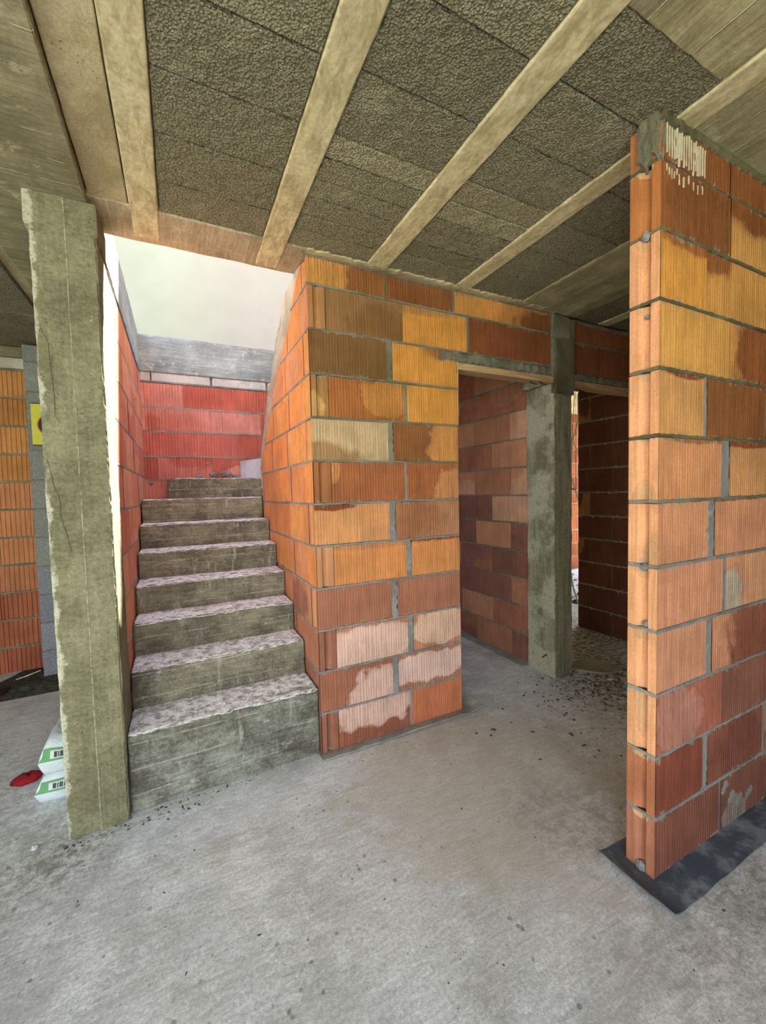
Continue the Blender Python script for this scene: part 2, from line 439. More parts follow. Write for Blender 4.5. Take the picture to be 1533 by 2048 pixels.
# ---- right wall: front face Y=-1.38, end face X=.915
RY, RX, RT = -1.38, .915, .113
def wall_right():
    mb = MB(); T = TF(RY); TE_ = TW(RX); R = 'rib'; Sm = 'smooth'; X2 = 3.3; x = RX
    D1 = (.235, .075, .04)
    rows = {
     0: [(x, 1.39, Sm, (.22, .08, .05), D1, None), (1.40, 1.9, Sm, (.21, .08, .05), (.27, .20, .17), (.25, .15, .22, .35)), (1.91, 2.4, Sm, DR, DR, None)],
     1: [(x, 1.25, R, (.25, .07, .04), D1, None), (1.29, 1.78, Sm, (.25, .085, .05), (.21, .07, .045), (.6, .5, .4, .6)), (1.80, 2.3, Sm, SB, SA, (.3, .7, .4, .5))],
     2: [(x, 1.397, R, (.40, .135, .08), (.48, .21, .15), (.3, .45, .35, .6)), (1.40, 1.9, Sm, (.25, .10, .065), SB, None), (1.91, 2.4, Sm, SB, SB, None)],  # paler oval on the first brick is a soft reflected glow painted in
     3: [(x, 1.262, R, (.58, .27, .15), SA, None), (1.31, 1.80, R, (.58, .26, .14), (.27, .09, .05), (.95, .5, .62, 1.5)), (1.81, 2.3, R, DR, DR, None)],
     4: [(x, 1.392, R, (.60, .27, .145), SA, None), (1.412, 1.9, R, (.60, .29, .155), (.50, .40, .30), (.12, .3, .18, .5)), (1.91, 2.4, R, SA, SA, None)],
     5: [(x, 1.268, R, (.61, .28, .14), LO, None), (1.318, 1.81, R, (.60, .27, .14), DO, (.3, 1.05, .9, .08)), (1.82, 2.3, R, LO, LO, None)],
     6: [(x, 1.361, R, (.62, .28, .12), (.36, .14, .05), (.5, 1.06, .7, .13)), (1.431, 1.92, R, (.60, .30, .12), DO, (.5, 1.02, .8, .12)), (1.93, 2.4, R, LO, LO, None)],
     7: [(x, 1.222, R, (.62, .32, .11), DO, (.5, 1.05, .6, .13)), (1.242, 1.74, R, (.27, .10, .03), DO, None), (1.75, 2.3, R, DO, DO, None)],
     8: [(x, 1.41, R, (.64, .33, .085), YO, None), (1.413, 1.9, R, (.62, .30, .08), (.30, .10, .028), (.72, .45, .55, .9)), (1.91, 2.4, R, DO, DO, None)],
     9: [(x, 1.225, R, YO, (.40, .15, .04), (.6, 1.05, .55, .22)), (1.23, 1.73, R, (.62, .31, .08), (.33, .12, .035), (.14, 1.05, .28, .38)), (1.74, 2.3, R, YO, YO, None)],
     10: [(x, 1.40, R, (.33, .125, .035), (.27, .10, .03), (.6, .3, .4, .8)), (1.404, 1.9, R, (.64, .33, .09), (.31, .11, .03), (.5, 1.1, .8, .5)), (1.91, 2.4, R, DO, DO, None)],
     11: [(x, 1.395, R, (.30, .11, .03), (.30, .25, .12), (.1, .9, .3, .6)), (1.40, 2.4, R, (.31, .11, .03), (.28, .12, .03), None)],
    }
    ends = {0: (.40, .16, .09), 1: (.44, .165, .075), 10: (.45, .17, .05), 11: (.38, .15, .05)}
    for k, br in rows.items():
        z0, z1 = row_z(k)
        if k == 11: z1 = H-.012
        br = br+[(2.41, X2, R, DO, DO, None)]
        for i, (a, b, st, cA, cB, p) in enumerate(br):
            add_brick(mb, T, a, b, z0, z1, st, cA, cB, p, M_brick, sides=(i > 0, True))
        g = (.42, .18, .08)
        c = ends.get(k, (.74, .36, .17))
        pt = {6: (.5, 0, .35, .3), 5: (.2, .1, .3, .4), 2: (.5, .9, .22, .6), 4: None}.get(k)
        add_brick(mb, TE_, RY+.0, RY+RT, z0, z1, 'end', c, (.60, .33, .16), pt or (.5, 1.05, .3, .2), M_brick, sides=(False, True))
        add_brick(mb, lambda u, v, n: (u, RY+RT+n, v), x, X2, z0, z1, 'rib', LO, DO, None, M_brick, sides=(False, True))
        joints(mb, T, [(br[i][1], br[i+1][0]) for i in range(len(br)-1)], z0, z1, M_mortar_g if k < 8 else M_mortar)
    for k in range(1, 12):
        m = M_mortar_g if k < 6 else (M_mortar if k < 7 else M_mortar_dark)
        bead(mb, T, [(x if k < 11 else 1.40, k*C), (X2, k*C)], .0072, m, .001, k*1.7)
        bead(mb, TE_, [(RY, k*C), (RY+RT, k*C)], .0068, m, .0005, k*4.7)
    box(mb, x+.036, X2, RY+.012, RY+RT-.0045, 0, H, M_mortar)
    # mortar wedge at the head of the wall
    bead(mb, T, [(x-.01, H-.012), (X2, H-.012)], .022, M_mortar_dark, .008, 2)
    n = 14; g = []
    for i in range(n+1):
        for j in range(n+1):
            u = RY-.004+(RT-.012)*i/n; lo = 2.755-.03*max(0, math.sin(i*.9))+.02*noise.noise(Vector((i*.7, 3, 0)))
            v = lo+(H-lo)*j/n
            e = min(i, n-i, j)/2.
            u += .006*noise.noise(Vector((3, j*.6, i*.1)))
            g.append(mb.vert((x-.022*min(1, e)+.012-.006*noise.noise(Vector((i*.35, j*.35, 7))), u, v)))
    for i in range(n):
        for j in range(n): a = i*(n+1)+j; mb.face((g[a], g[a+1], g[a+n+2], g[a+n+1]), M_mortar)
    # white lime scratches on the ribs of the top course
    for i in range(17):
        u = x+.035+i*.0158; z1 = H-.03-.02*rnd.random()
        bead(mb, T, [(u, z1), (u, z1-.10-.025*rnd.random())], .0036, M_lime, .0015, i)
        if i % 2 or i < 5:
            z2 = z1-.145; bead(mb, T, [(u, z2), (u, z2-.02-.02*rnd.random())], .0034, M_lime, .0012, i+40)
    # mortar blobs in the end grooves
    for (y, z, s) in ((RY+.055, 2.497, .018), (RY+.045, 1.02, .012), (RY+.05, 1.245, .016), (RY+.055, .02, .02), (RY+.05, 2.2, .008), (RY+.01, .255, .012)):
        blob(mb, (x+.008, y, z), s, M_mortar_g)
    # mortar smear at foot of the front face
    blob2 = [(1.44, .20, .06, .05), (1.50, .14, .05, .06), (1.57, .10, .06, .06), (1.66, .10, .07, .06)]
    for (u, v, a, b) in blob2:
        bead(mb, T, [(u-a*.4, v-b*.5), (u, v), (u+a*.4, v+b*.3)], .02, M_mortar_g, .0015, u)
    return mb.build('wall_right', kind='structure')
M_lime = plain('lime_wash', (.66, .60, .40), .9, .1, 40)
M_mortar_dark = concrete('mortar_damp', (.20, .18, .09), (.28, .26, .15), (.11, .10, .05), .9, False)

def blob(mb, c, s, m, fl=1.0, seed=0, n=7):
    rings = []
    for i in range(n+1):
        th = math.pi*i/n
        rings.append([])
        for j in range(10):
            ph = 2*math.pi*j/10
            d = Vector((math.sin(th)*math.cos(ph), math.sin(th)*math.sin(ph), math.cos(th)))
            r = s*(1+.45*noise.noise(d*1.7+Vector(c)*37+Vector((seed, 0, 0))))
            rings[-1].append(mb.vert(Vector(c)+Vector((d.x*r, d.y*r, d.z*r*fl))))
    for i in range(n):
        for j in range(10): mb.face((rings[i][j], rings[i+1][j], rings[i+1][(j+1) % 10], rings[i][(j+1) % 10]), m)

def generic_wall(mb, T, u0, u1, z0, z1, pal, mat, mort, core, style='rib', pitch=.0175, L=.5, k0=0, fd=None, zoff=0, pats=True, beads=True):
    k = 0
    z = z0
    while z < z1-.03:
        a, b = z+.006, min(z+C-.006, z1)
        for (p, q) in auto_row(u0, u1, k+k0, L, gap=.004+.004*rnd.random()):
            cA, cB, pt = auto_cols(pal)
            add_brick(mb, T, p, q, a, b, style, cA, cB, pt if pats else None, mat, pitch=pitch, fd=fd)
        if beads and z > z0: bead(mb, T, [(u0, z), (u1, z)], .0062, mort, .001, z*3+u0)
        z += C; k += 1
    box(mb, *core, mort)

wall_center(); wall_stair_right(); wall_right()

# ---- left wall of the stair flight (X=-.98, faces +X), brick with ring beam on top
M_beamgrey = boards('ring_beam_concrete', (.34, .39, .39), (.22, .26, .27), (.52, .58, .60), 2, 1, .115, light=(.50, .56, .58))
M_beamgrey_x = boards('ring_beam_concrete_back', (.34, .39, .39), (.22, .26, .27), (.52, .58, .60), 2, 0, .115, light=(.50, .56, .58))
mb = MB()
generic_wall(mb, TE(-.985), .272, 2.3, 0, 2.74, [(.60, .24, .15), (.55, .22, .15), SA, (.60, .28, .20), (.50, .18, .12)], M_brick_r, M_mortar_g, (-1.09, -.99, .272, 2.4, 0, 2.75), 'smooth', .022, fd=.0012)
rough_box(mb, -1.10, -.982, .272, 2.42, 2.775, 3.14, M_beamgrey, .05, .006, .004, 7, .006)
mb.build('wall_stair_left', kind='structure')

# ---- back wall of the stairs, faces -Y at Y=2.3
mb = MB(); T = TF(2.3)
PR = [(.56, .16, .13), (.60, .21, .17), (.50, .13, .095), (.64, .27, .23)]
for k, (z0, z1) in enumerate([(1.45, 1.73), (1.73, 1.96), (1.96, 2.205), (2.205, 2.44), (2.44, 2.68)]):
    for (a, b) in auto_row(-.985, 1.2, k, .5, off=-.13-.25*(k % 2)):
        cA, cB, p = auto_cols(PR)
        add_brick(mb, T, a, b, z0+.006, z1-.006, 'rib', cA, cB, p, M_brick_r, pitch=.026, fd=.006)
    bead(mb, T, [(-.985, z0), (1.2, z0)], .008, M_mortar_g, .001, k)
# pale infill blocks
M_pale = concrete('pale_infill_block', (.60, .60, .62), (.72, .72, .73), (.46, .46, .47), .5)
for (a, b) in ((-.985, -.90), (-.885, -.36), (-.34, .20), (.22, .75), (.77, 1.2)):
    rough_box(mb, a, b, 2.297, 2.38, 2.69, 2.775, M_pale, .03, .004, .003, 12, .004, a)
bead(mb, T, [(-.985, 2.684), (1.2, 2.684)], .007, M_mortar_g, .001, 5)
bead(mb, TF(2.296), [(-.985, 2.776), (1.2, 2.776)], .007, M_mortar_g, .001, 6)
rough_box(mb, -1.1, 1.2, 2.285, 2.42, 2.775, 3.125, M_beamgrey_x, .04, .006, .004, 7, .006)
box(mb, -1.0, 1.2, 2.325, 2.42, 0, 2.8, M_mortar_g)
# broken lower bricks and mortar splash at the landing
for (u, v, s) in ((-.93, 1.70, .02), (-.5, 1.76, .03), (-.36, 1.78, .045), (-.25, 1.79, .05), (-.16, 1.77, .035), (-.42, 1.90, .02)):
    blob(mb, (u, 2.30, v), s, M_mortar_g, .6)
mb.build('wall_stair_back', kind='structure')

# ---- wall seen through the first doorway (X=2.0, faces -X)
mb = MB()
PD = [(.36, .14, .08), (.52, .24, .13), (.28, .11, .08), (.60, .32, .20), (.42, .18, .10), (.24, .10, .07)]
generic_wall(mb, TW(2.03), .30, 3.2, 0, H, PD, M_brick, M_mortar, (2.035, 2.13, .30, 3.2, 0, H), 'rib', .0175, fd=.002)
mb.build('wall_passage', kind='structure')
# ---- upper wall over the second doorway and its right jamb
mb = MB(); T = TF(.03)
generic_wall(mb, T, 2.22, 3.6, 2.485, 2.735, [(.22, .07, .025)], M_brick, M_mortar, (2.2, 3.6, .045, .13, 2.43, H), 'rib', .016, L=.62, fd=.004)
generic_wall(mb, T, 2.22, 3.6, 2.735, H-.02, [(.25, .085, .03)], M_brick, M_mortar, (2.2, 3.6, .046, .129, 2.5, H), 'rib', .016, L=.6, k0=1, fd=.004)
bead(mb, T, [(2.2, 2.457), (3.6, 2.457)], .026, M_mortar, .006, 4)
bead(mb, T, [(2.2, 2.735), (3.6, 2.735)], .007, M_mortar, .002, 6)
bead(mb, T, [(2.2, H-.01), (3.6, H-.01)], .016, M_mortar, .004, 7)
generic_wall(mb, T, 3.12, 5.2, 0, 2.43, [DO, DR, SB], M_brick, M_mortar, (3.12, 5.2, .035, .129, 0, 2.44), 'rib')
mb.build('wall_front_right', kind='structure')
# ---- dark wall in the far right room (X=3.235, faces -X)
mb = MB()
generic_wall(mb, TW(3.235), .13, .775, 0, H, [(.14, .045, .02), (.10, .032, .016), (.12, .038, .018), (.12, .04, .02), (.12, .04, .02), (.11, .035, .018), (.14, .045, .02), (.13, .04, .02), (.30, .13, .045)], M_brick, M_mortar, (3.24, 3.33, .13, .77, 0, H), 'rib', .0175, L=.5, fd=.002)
mb.build('wall_far_right', kind='structure')
mb = MB()
generic_wall(mb, TF(3.0), 2.13, 6.2, 0, H, [(.30, .10, .04), (.24, .075, .03)], M_brick, M_mortar, (2.13, 6.2, 3.02, 3.1, 0, H), 'rib', .03, fd=.006)
mb.build('wall_far_back', kind='structure')
# ---- left far wall (Y=2.5)
mb = MB(); T = TF(2.5)
z = -.02
for k in range(11):
    for (a, b) in auto_row(-4.4, -1.5, k, .5, gap=.004):
        pal = [(.34, .10, .05), (.38, .12, .055), (.28, .08, .04)] if k < 3 else ([(.48, .19, .085), (.52, .22, .09)] if k < 7 else [(.54, .25, .075), (.48, .21, .06), (.36, .16, .07)])
        cA, cB, p = auto_cols(pal)
        add_brick(mb, T, a, b, z+.007, z+C-.007, 'rib', cA, cB, None, M_brick, pitch=.034, fd=.008)
    z += C
    bead(mb, T, [(-4.4, z), (-1.5, z)], .008, M_mortar, .002, k)
box(mb, -4.4, -1.1, 2.525, 2.6, 0, H, M_mortar)
M_cream = concrete('cream_lintel_concrete', (.56, .54, .42), (.68, .66, .54), (.42, .40, .30), .5)
M_board_l = boards('board_beam_left', (.25, .22, .13), (.14, .12, .065), (.36, .33, .22), 2, 0, .06)
rough_box(mb, -4.4, -1.5, 2.485, 2.6, 2.74, 2.835, M_cream, .06, .006, .004, 8, .006)
rough_box(mb, -4.4, -1.5, 2.46, 2.6, 2.835, H+.02, M_board_l, .06, .006, .004, 8, .006)
mb.build('wall_left_back', kind='structure')

# ---- neighbouring rendered house wall seen over the stairwell
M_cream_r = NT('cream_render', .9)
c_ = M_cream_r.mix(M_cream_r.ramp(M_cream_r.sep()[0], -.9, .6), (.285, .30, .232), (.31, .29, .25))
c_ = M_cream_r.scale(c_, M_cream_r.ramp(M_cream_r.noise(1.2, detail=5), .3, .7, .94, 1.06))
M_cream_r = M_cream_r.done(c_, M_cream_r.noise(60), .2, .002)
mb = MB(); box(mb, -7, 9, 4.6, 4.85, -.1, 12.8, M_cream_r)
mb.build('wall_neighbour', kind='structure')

# ------------------------------------------------------------------ floor
def floor_mat():
    N = NT('screed_floor', .85)
    big = N.noise(.9, detail=5, rough=.55, dist=.5); mid = N.noise(5, detail=8, rough=.7)
    diag = N.n('ShaderNodeMapping'); N.put(diag.inputs[0], N.co); diag.inputs['Rotation'].default_value = (0, 0, .6); diag.inputs['Scale'].default_value = (10, 42, 10)
    br = N.noise(1, diag.outputs[0], detail=7, rough=.75, dist=.8); fine = N.noise(80, detail=7, rough=.85)
    col = N.mix(N.ramp(big, .36, .62), (.54, .54, .51), (.70, .705, .69))
    col = N.mix(N.ramp(mid, .42, .66), col, (.78, .785, .77))
    col = N.mix(N.ramp(N.noise(2.6, N.map(loc=(4, 1, 0)), detail=6, rough=.65), .55, .68, 0, .6), col, (.50, .475, .40))
    col = N.scale(col, N.ramp(br, .3, .72, .82, 1.17))
    col = N.scale(col, N.ramp(fine, .32, .68, .76, 1.2))
    # dark drip spots and pits
    v = N.vor(16, N.map((1, 1, 0))); g = N.ramp(N.noise(2.2, N.map(loc=(1.3, 5, 0))), .44, .56)
    sp = N.math('MULTIPLY', N.ramp(N.math('ADD', v, N.math('MULTIPLY', N.noise(40), .22)), .20, .27, 1, 0), g)
    col = N.mix(N.math('MULTIPLY', sp, .62), col, (.13, .13, .13))
    v2 = N.ramp(N.math('ADD', N.vor(55, N.map((1, 1, 0), (2, 2, 0))), N.math('MULTIPLY', N.noise(90), .2)), .16, .24, 1, 0)
    g2 = N.ramp(N.noise(3, N.map(loc=(8, 2, 0))), .48, .62)
    v2 = N.math('MULTIPLY', v2, g2)
    col = N.mix(N.math('MULTIPLY', v2, .5), col, (.16, .155, .14))
    # pale cement patches
    col = N.mix(N.ramp(N.noise(4.2, N.map(loc=(7, 3, 0)), detail=9, rough=.8), .58, .66, 0, .7), col, (.80, .79, .76))
    # dirt trodden in near the passage and behind the bags
    x = N.sep()
    def spot(cx, cy, r):
        dx = N.math('SUBTRACT', x[0], cx); dy = N.math('SUBTRACT', x[1], cy)
        return N.math('SQRT', N.math('ADD', N.math('MULTIPLY', dx, dx), N.math('MULTIPLY', dy, dy))), r
    d, _ = spot(.75, -.55, .8)
    mk = N.ramp(N.math('ADD', d, N.math('MULTIPLY', N.math('SUBTRACT', N.noise(3.5, detail=7, rough=.65), .5), 1.1)), .55, .85, .55, 0)
    col = N.mix(mk, col, (.50, .455, .36))
    for cx, cy, r, s in ((1.25, -1.75, .8, .35), (-1.75, .3, 1.2, .3), (.9, -1.0, .4, .3), (2.35, -.1, .75, .8), (2.0, -.75, .5, .4), (-1.2, -.13, .28, .45), (3.0, .6, 1.0, .9)):
        d, _ = spot(cx, cy, r)
        mk = N.math('MULTIPLY', N.ramp(d, r*.25, r, 1, 0), N.ramp(N.noise(22, detail=7, rough=.8), .46, .56))
        col = N.mix(N.math('MULTIPLY', mk, s), col, (.085, .078, .06))
    h = N.math('ADD', N.math('MULTIPLY', br, .8), N.math('ADD', N.math('MULTIPLY', fine, .35), N.math('MULTIPLY', mid, .9)))
    h = N.math('SUBTRACT', h, N.math('MULTIPLY', v2, .6))
    return N.done(col, h, .55, .006)
M_floor = floor_mat()
mb = MB(); box(mb, -4.6, 6.2, -4.0, 4.0, -.25, 0, M_floor)
mb.build('floor', kind='structure')
M_ground = concrete('yard_ground', (.34, .35, .30), (.46, .47, .42), (.24, .24, .20), .5)
mb = MB(); box(mb, -30, 30, -35, 30, -.5, -.26, M_ground)
mb.build('floor_yard', kind='structure')

# ------------------------------------------------------------------ ceiling
def pumice(name, base, dark, light):
    N = NT(name, .95)
    w = N.noise(40, detail=3); vv = N.n('ShaderNodeVectorMath', operation='ADD'); N.put(vv.inputs[0], N.co)
    sc = N.n('ShaderNodeVectorMath', operation='SCALE'); N.put(sc.inputs[0], N.co)
    v = N.vor(120); p = N.ramp(v, .22, .80, 1, 0)
    v2 = N.vor(210, N.map(loc=(3, 3, 3)))
    p = N.math('MULTIPLY', p, N.ramp(v2, .2, .75, 1.05, .6)); p = N.math('ADD', N.math('MULTIPLY', p, .75), N.math('MULTIPLY', N.noise(75, detail=5, rough=.8), .35))
    at = N.attr('cA', 'Color')
    col = N.mix(p, dark, base)  # shade inside the pores painted as a darker colour
    col = N.mix(N.ramp(N.noise(6, detail=6), .55, .75, 0, .35), col, light)
    col = N.mix(1.0, col, at, 'MULTIPLY')
    return N.done(col, p, 1.0, .008)
M_pumice = pumice('pumice_block', (.46, .43, .265), (.10, .092, .05), (.54, .52, .33))
M_joist = None
M_slab_y = boards('board_marked_slab', (.44, .40, .22), (.30, .265, .135), (.72, .68, .42), 0, 1, .115, light=(.56, .52, .31))
M_slab_x = boards('board_marked_slab_left', (.36, .325, .185), (.25, .22, .12), (.60, .56, .34), 1, 0, .13, light=(.48, .44, .27))
M_fill = concrete('slab_fill_concrete', (.55, .47, .27), (.64, .57, .36), (.38, .31, .16), .6)
M_band = boards('opening_edge_concrete', (.50, .42, .27), (.36, .29, .17), (.68, .60, .42), 0, 1, .10, light=(.60, .52, .36))

mb = MB()
def block(x0, x1, y0, y1, tone=1.0, dz=0, green=0):
    i0 = len(mb.v); dz += rnd.uniform(-.002, .003)
    rough_box(mb, x0+.0015, x1-.0015, y0+.002, y1-.002, H+dz, H+.12, M_pumice, .014, .005, .003, 30, .011, rnd.random()*9, skip=((2, 1),))
    t = (tone*rnd.uniform(.86, 1.12),)*3
    t = (t[0]*(1+.04*green), t[1]*(1+.08*green), t[2]*(1-.1*green))
    for i in range(i0, len(mb.v)): mb.a.setdefault('cA', {})[i] = t
full = [-4.4+.25*i-.04 for i in range(40)]
def bay(x0, x1, ys, tones=None):
    for i, (a, b) in enumerate(zip(ys, ys[1:])): block(x0, x1, a, b, (tones or {}).get(i, 1.0))
F = lambda a, b: [a+.255*i for i in range(int(round((b-a)/.255))+1)]
bay(-.722, -.243, F(-3.84, -1.035)+[-.783, -.523, -.265, -.035])
bay(-.116, .356, F(-3.85, -1.30)+[-1.046, -.79, -.675, -.548, -.432, -.308, -.19, -.05], {10: .92, 11: 1.0, 12: 1.35, 13: 1.2, 14: 1.2, 15: 1.12, 16: 1.15, 17: 1.15})
bay(.488, .998, [-1.53, -1.295, -1.057, -.812, -.678, -.553, -.45, -.343, -.22, -.04], {3: 1.45, 4: 1.4, 5: 1.15})
bay(1.112, 1.585, [-1.29, -1.03, -.78, -.54, -.28, -.04])
bay(2.19, 2.48, [-1.29, -1.03, -.78, -.52, -.26, -.0])
bay(2.60, 3.1, [-1.29, -1.03, -.78, -.52, -.26, -.0])
bay(3.2, 5.2, [-1.29, -1.03, -.78, -.52, -.26, -.0])
for xa, xb in ((-2.05, -1.55), (-2.65, -2.15), (-3.25, -2.75)):
    bay(xa, xb, F(.05, 2.345), None)
# slab body above everything; open over the stairs (X -1.1..0.3, Y .245..2.4)
box(mb, -4.6, 6.2, -3.95, .20, H+.03, H+.24, M_fill)
box(mb, .32, 6.2, .20, 3.2, H+.005, H+.24, M_fill)
box(mb, -4.6, -1.12, .20, 3.0, H+.03, H+.24, M_fill)
rough_box(mb, -1.06, 1.95, -.045, .245, H-.004, H+.24, M_band, .05, .006, .005, 9, .008)
# fill between first joist and dropped slab
rough_box(mb, -1.0, -.848, -3.95, .20, H+.0, H+.1, M_fill, .05, .004, .004, 8, .006)
# dropped board-marked slab on the left, then the beam running back from the column
rough_box(mb, -4.6, -1.005, -3.95, .0, H-.032, H+.1, M_slab_x, .06, .005, .003, 6, .005)
rough_box(mb, -1.462, -1.0, -.01, 2.5, H-.032, H+.1, M_slab_x, .06, .005, .003, 6, .005)
# cast strip right of the fourth bay and the slab field near the camera
rough_box(mb, 1.585, 2.19, -1.29, -.01, H-.004, H+.1, M_slab_y, .03, .006, .006, 9, .012)
rough_box(mb, .49, .985, -3.95, -1.525, H-.003, H+.1, M_slab_y, .03, .006, .005, 9, .010)
rough_box(mb, 1.10, 6.2, -3.95, -1.27, H-.0, H+.1, M_slab_y, .05, .006, .008, 6, .010)
# mortar fillet squeezed out between slab and front wall
bead(mb, lambda u, v, n: (u, v, H-.004-n), [(.0, -.03), (1.95, -.03)], .028, M_fill, .006, 11)
mb.build('ceiling', kind='structure')

# joists: prestressed concrete ribs
def joist_mat():
    N = NT('joist_concrete', .85)
    a = N.noise(1, N.map((26, 9, 9)), detail=7, rough=.7, dist=.5)
    col = N.mix(N.ramp(a, .36, .64), (.44, .37, .19), (.72, .63, .36))
    col = N.mix(N.ramp(N.noise(5, detail=7, rough=.7), .5, .7, 0, .6), col, (.78, .70, .43))
    col = N.scale(col, N.ramp(N.noise(60, detail=4), .3, .7, .88, 1.1))
    return N.done(col, N.noise(50, detail=5), .35, .003)
M_joist = joist_mat()
jl = [(-.843, -.725, -3.95, .2, 'leftmost concrete ceiling joist, running beside the smooth cast concrete strip'),
      (-.242, -.117, -3.95, .22, 'concrete ceiling joist ending at the bright stairwell opening'),
      (.357, .487, -3.95, -.02, 'long concrete ceiling joist with a pale scratch, meeting the middle of the doorway wall'),
      (.997, 1.112, -3.95, -.02, 'concrete ceiling joist passing over the head of the near right brick wall'),
      (2.48, 2.595, -1.29, .0, 'short stretch of concrete ceiling joist above the second doorway')]
for x0, x1, y0, y1, lab in jl:
    mb = MB(); rough_box(mb, x0, x1, y0, y1, H-.007, H+.12, M_joist, .06, .007, .0015, 8, .0015, x0, skip=((2, 1),))
    o = mb.build('ceiling_joist', label=lab, cat='joist', group='concrete joists of the ceiling')

# ------------------------------------------------------------------ columns
def column_mat(name, seamx, x0, x1, base, dark, light, ax=0, st=(1, 1, 1)):
    N = NT(name, .92)
    x = N.sep()
    a = N.noise(4, N.map(st), detail=8, rough=.68, dist=.4)
    g = N.noise(1, N.map((18, 18, 60)), detail=6, rough=.7, dist=.8)
    g2 = N.noise(1, N.map((60, 60, 4)), detail=5, rough=.7)
    col = N.mix(N.ramp(a, .38, .62), dark, base)
    col = N.scale(col, N.ramp(g, .3, .7, .86, 1.12)); col = N.scale(col, N.ramp(g2, .3, .7, .88, 1.1))
    # honeycombed pale arrises
    wob = N.math('MULTIPLY', N.math('SUBTRACT', N.noise(9, detail=6, rough=.7), .42), .12)
    e1 = N.math('SUBTRACT', N.math('SUBTRACT', x[ax], x0), wob)
    mk = N.math('MULTIPLY', N.ramp(e1, .0, .014, 1, 0), N.ramp(N.noise(2.4, N.map(loc=(0, 0, 3))), .40, .5))
    col = N.mix(N.math('MULTIPLY', mk, .85), col, light)
    sp = N.ramp(N.noise(14, N.map(loc=(5, 5, 5)), detail=9, rough=.8), .62, .70, 0, .7)
    col = N.mix(sp, col, light)
    # light line along the formwork seam
    s = N.math('ABSOLUTE', N.math('SUBTRACT', N.math('SUBTRACT', x[ax], seamx), N.math('MULTIPLY', N.math('SUBTRACT', N.noise(8), .5), .008)))
    sm = N.math('MULTIPLY', N.ramp(s, .0008, .0035, 1, 0), N.ramp(N.noise(17, detail=5, rough=.8), .42, .60, .05, .75))
    col = N.mix(sm, col, light)
    p = N.ramp(N.vor(70), .10, .22); pg = N.math('MAXIMUM', mk, N.ramp(N.noise(5, N.map(loc=(1, 7, 0))), .54, .62, 0, 1))
    p = N.math('MAXIMUM', p, N.math('SUBTRACT', 1, pg))
    col = N.scale(col, N.ramp(p, 0, 1, .4, 1)); col = N.scale(col, N.ramp(N.noise(75, detail=6, rough=.8), .32, .68, .74, 1.24))
    h = N.math('ADD', N.math('ADD', N.math('MULTIPLY', g, .5), N.math('MULTIPLY', p, .7)), N.math('MULTIPLY', sm, .8))
    return N.done(col, h, .6, .006)
M_col1 = column_mat('column_concrete', -1.093, -1.222, -.98, (.225, .21, .122), (.155, .145, .082), (.46, .45, .33))
M_col2 = column_mat('column_concrete_green', 2.085, 1.98, 2.19, (.28, .26, .165), (.17, .16, .10), (.42, .40, .29), st=(4, 4, .35))
M_crack = plain('crack_shadow', (.04, .038, .03), 1, .1)

def d1(p, n):
    d = 0
    if n.y < -.5:
        d += .0025 if p.x < -1.093 else 0
        d += .003*math.exp(-((p.x+1.093)/.004)**2)
    if n.x > .2 and p.z > .3: d += .007*noise.noise(Vector((p.y*40, p.z*30, 2)))*(1 if n.y < -.1 else .3)
    return d
mb = MB()
rough_box(mb, -1.219, -.979, -.032, .27, 0, 2.745, M_col1, .02, .008, .003, 7, .012, 2, disp=d1)
rough_box(mb, -1.236, -.972, -.036, .27, 2.735, H-.03, M_col1, .03, .006, .003, 7, .006, 5)
def crack(mb, pts, y):
    for a, b in zip(pts, pts[1:]):
        a, b = Vector(a), Vector(b); k = 7; prev = None
        for i in range(k+1):
            p = a+(b-a)*i/k; p.x += .004*noise.noise(Vector((p.y*30, p.x*30, 1)))
            w = .0009
            r_ = (mb.vert((p.x-w, y, p.y)), mb.vert((p.x+w, y, p.y)))
            if prev: mb.face((prev[0], prev[1], r_[1], r_[0]), M_crack)
            prev = r_
col1 = empty('concrete_column', (-1.1, .05, 0), 'tall rough concrete column at the left of the staircase, cracked with broken edges', 'column', 'board-marked concrete columns')
mb.build('shaft', col1)
mb = MB()
crack(mb, [(-1.20, 2.31), (-1.175, 2.24), (-1.165, 2.0), (-1.168, 1.93), (-1.15, 1.9)], -.0395)
crack(mb, [(-1.205, 1.74), (-1.18, 1.60), (-1.168, 1.55), (-1.172, 1.50), (-1.15, 1.40), (-1.14, 1.33)], -.0395)
crack(mb, [(-1.20, .40), (-1.16, .375), (-1.12, .385), (-1.06, .38), (-.99, .41)], -.0395)
mb.build('crack', col1, label='thin dark cracks in the column face')

def d2(p, n):
    return .003*math.exp(-((p.x-2.085)/.004)**2)+.006*noise.noise(Vector((p.x*20, p.y*20, p.z*7)))*(1 if n.x < -.3 and p.y > .2 else .3)
col2 = empty('concrete_column', (2.085, .16, 0), 'greenish-grey concrete column standing between the two doorways', 'column', 'board-marked concrete columns')
mb = MB(); rough_box(mb, 1.982, 2.192, .02, .305, 0, 2.40, M_col2, .02, .007, .004, 7, .010, 4, disp=d2)
rough_box(mb, 1.925, 2.225, .012, .30, 2.38, H-.005, M_col2, .03, .01, .007, 6, .014, 9)
mb.build('shaft', col2)
M_damp = concrete('damp_mortar', (.17, .155, .09), (.23, .21, .13), (.11, .10, .055), .9)
mb = MB(); rough_box(mb, 1.975, 2.20, -.004, .05, 2.30, 2.76, M_damp, .02, .012, .010, 9, .018, 3)
mb.build('damp_mortar_patch', col2, label='darker damp mortar under the column head')
mb = MB(); rough_box(mb, 1.93, 2.14, -.010, .05, 2.72, H-.005, M_mortar, .02, .012, .010, 9, .020, 6)
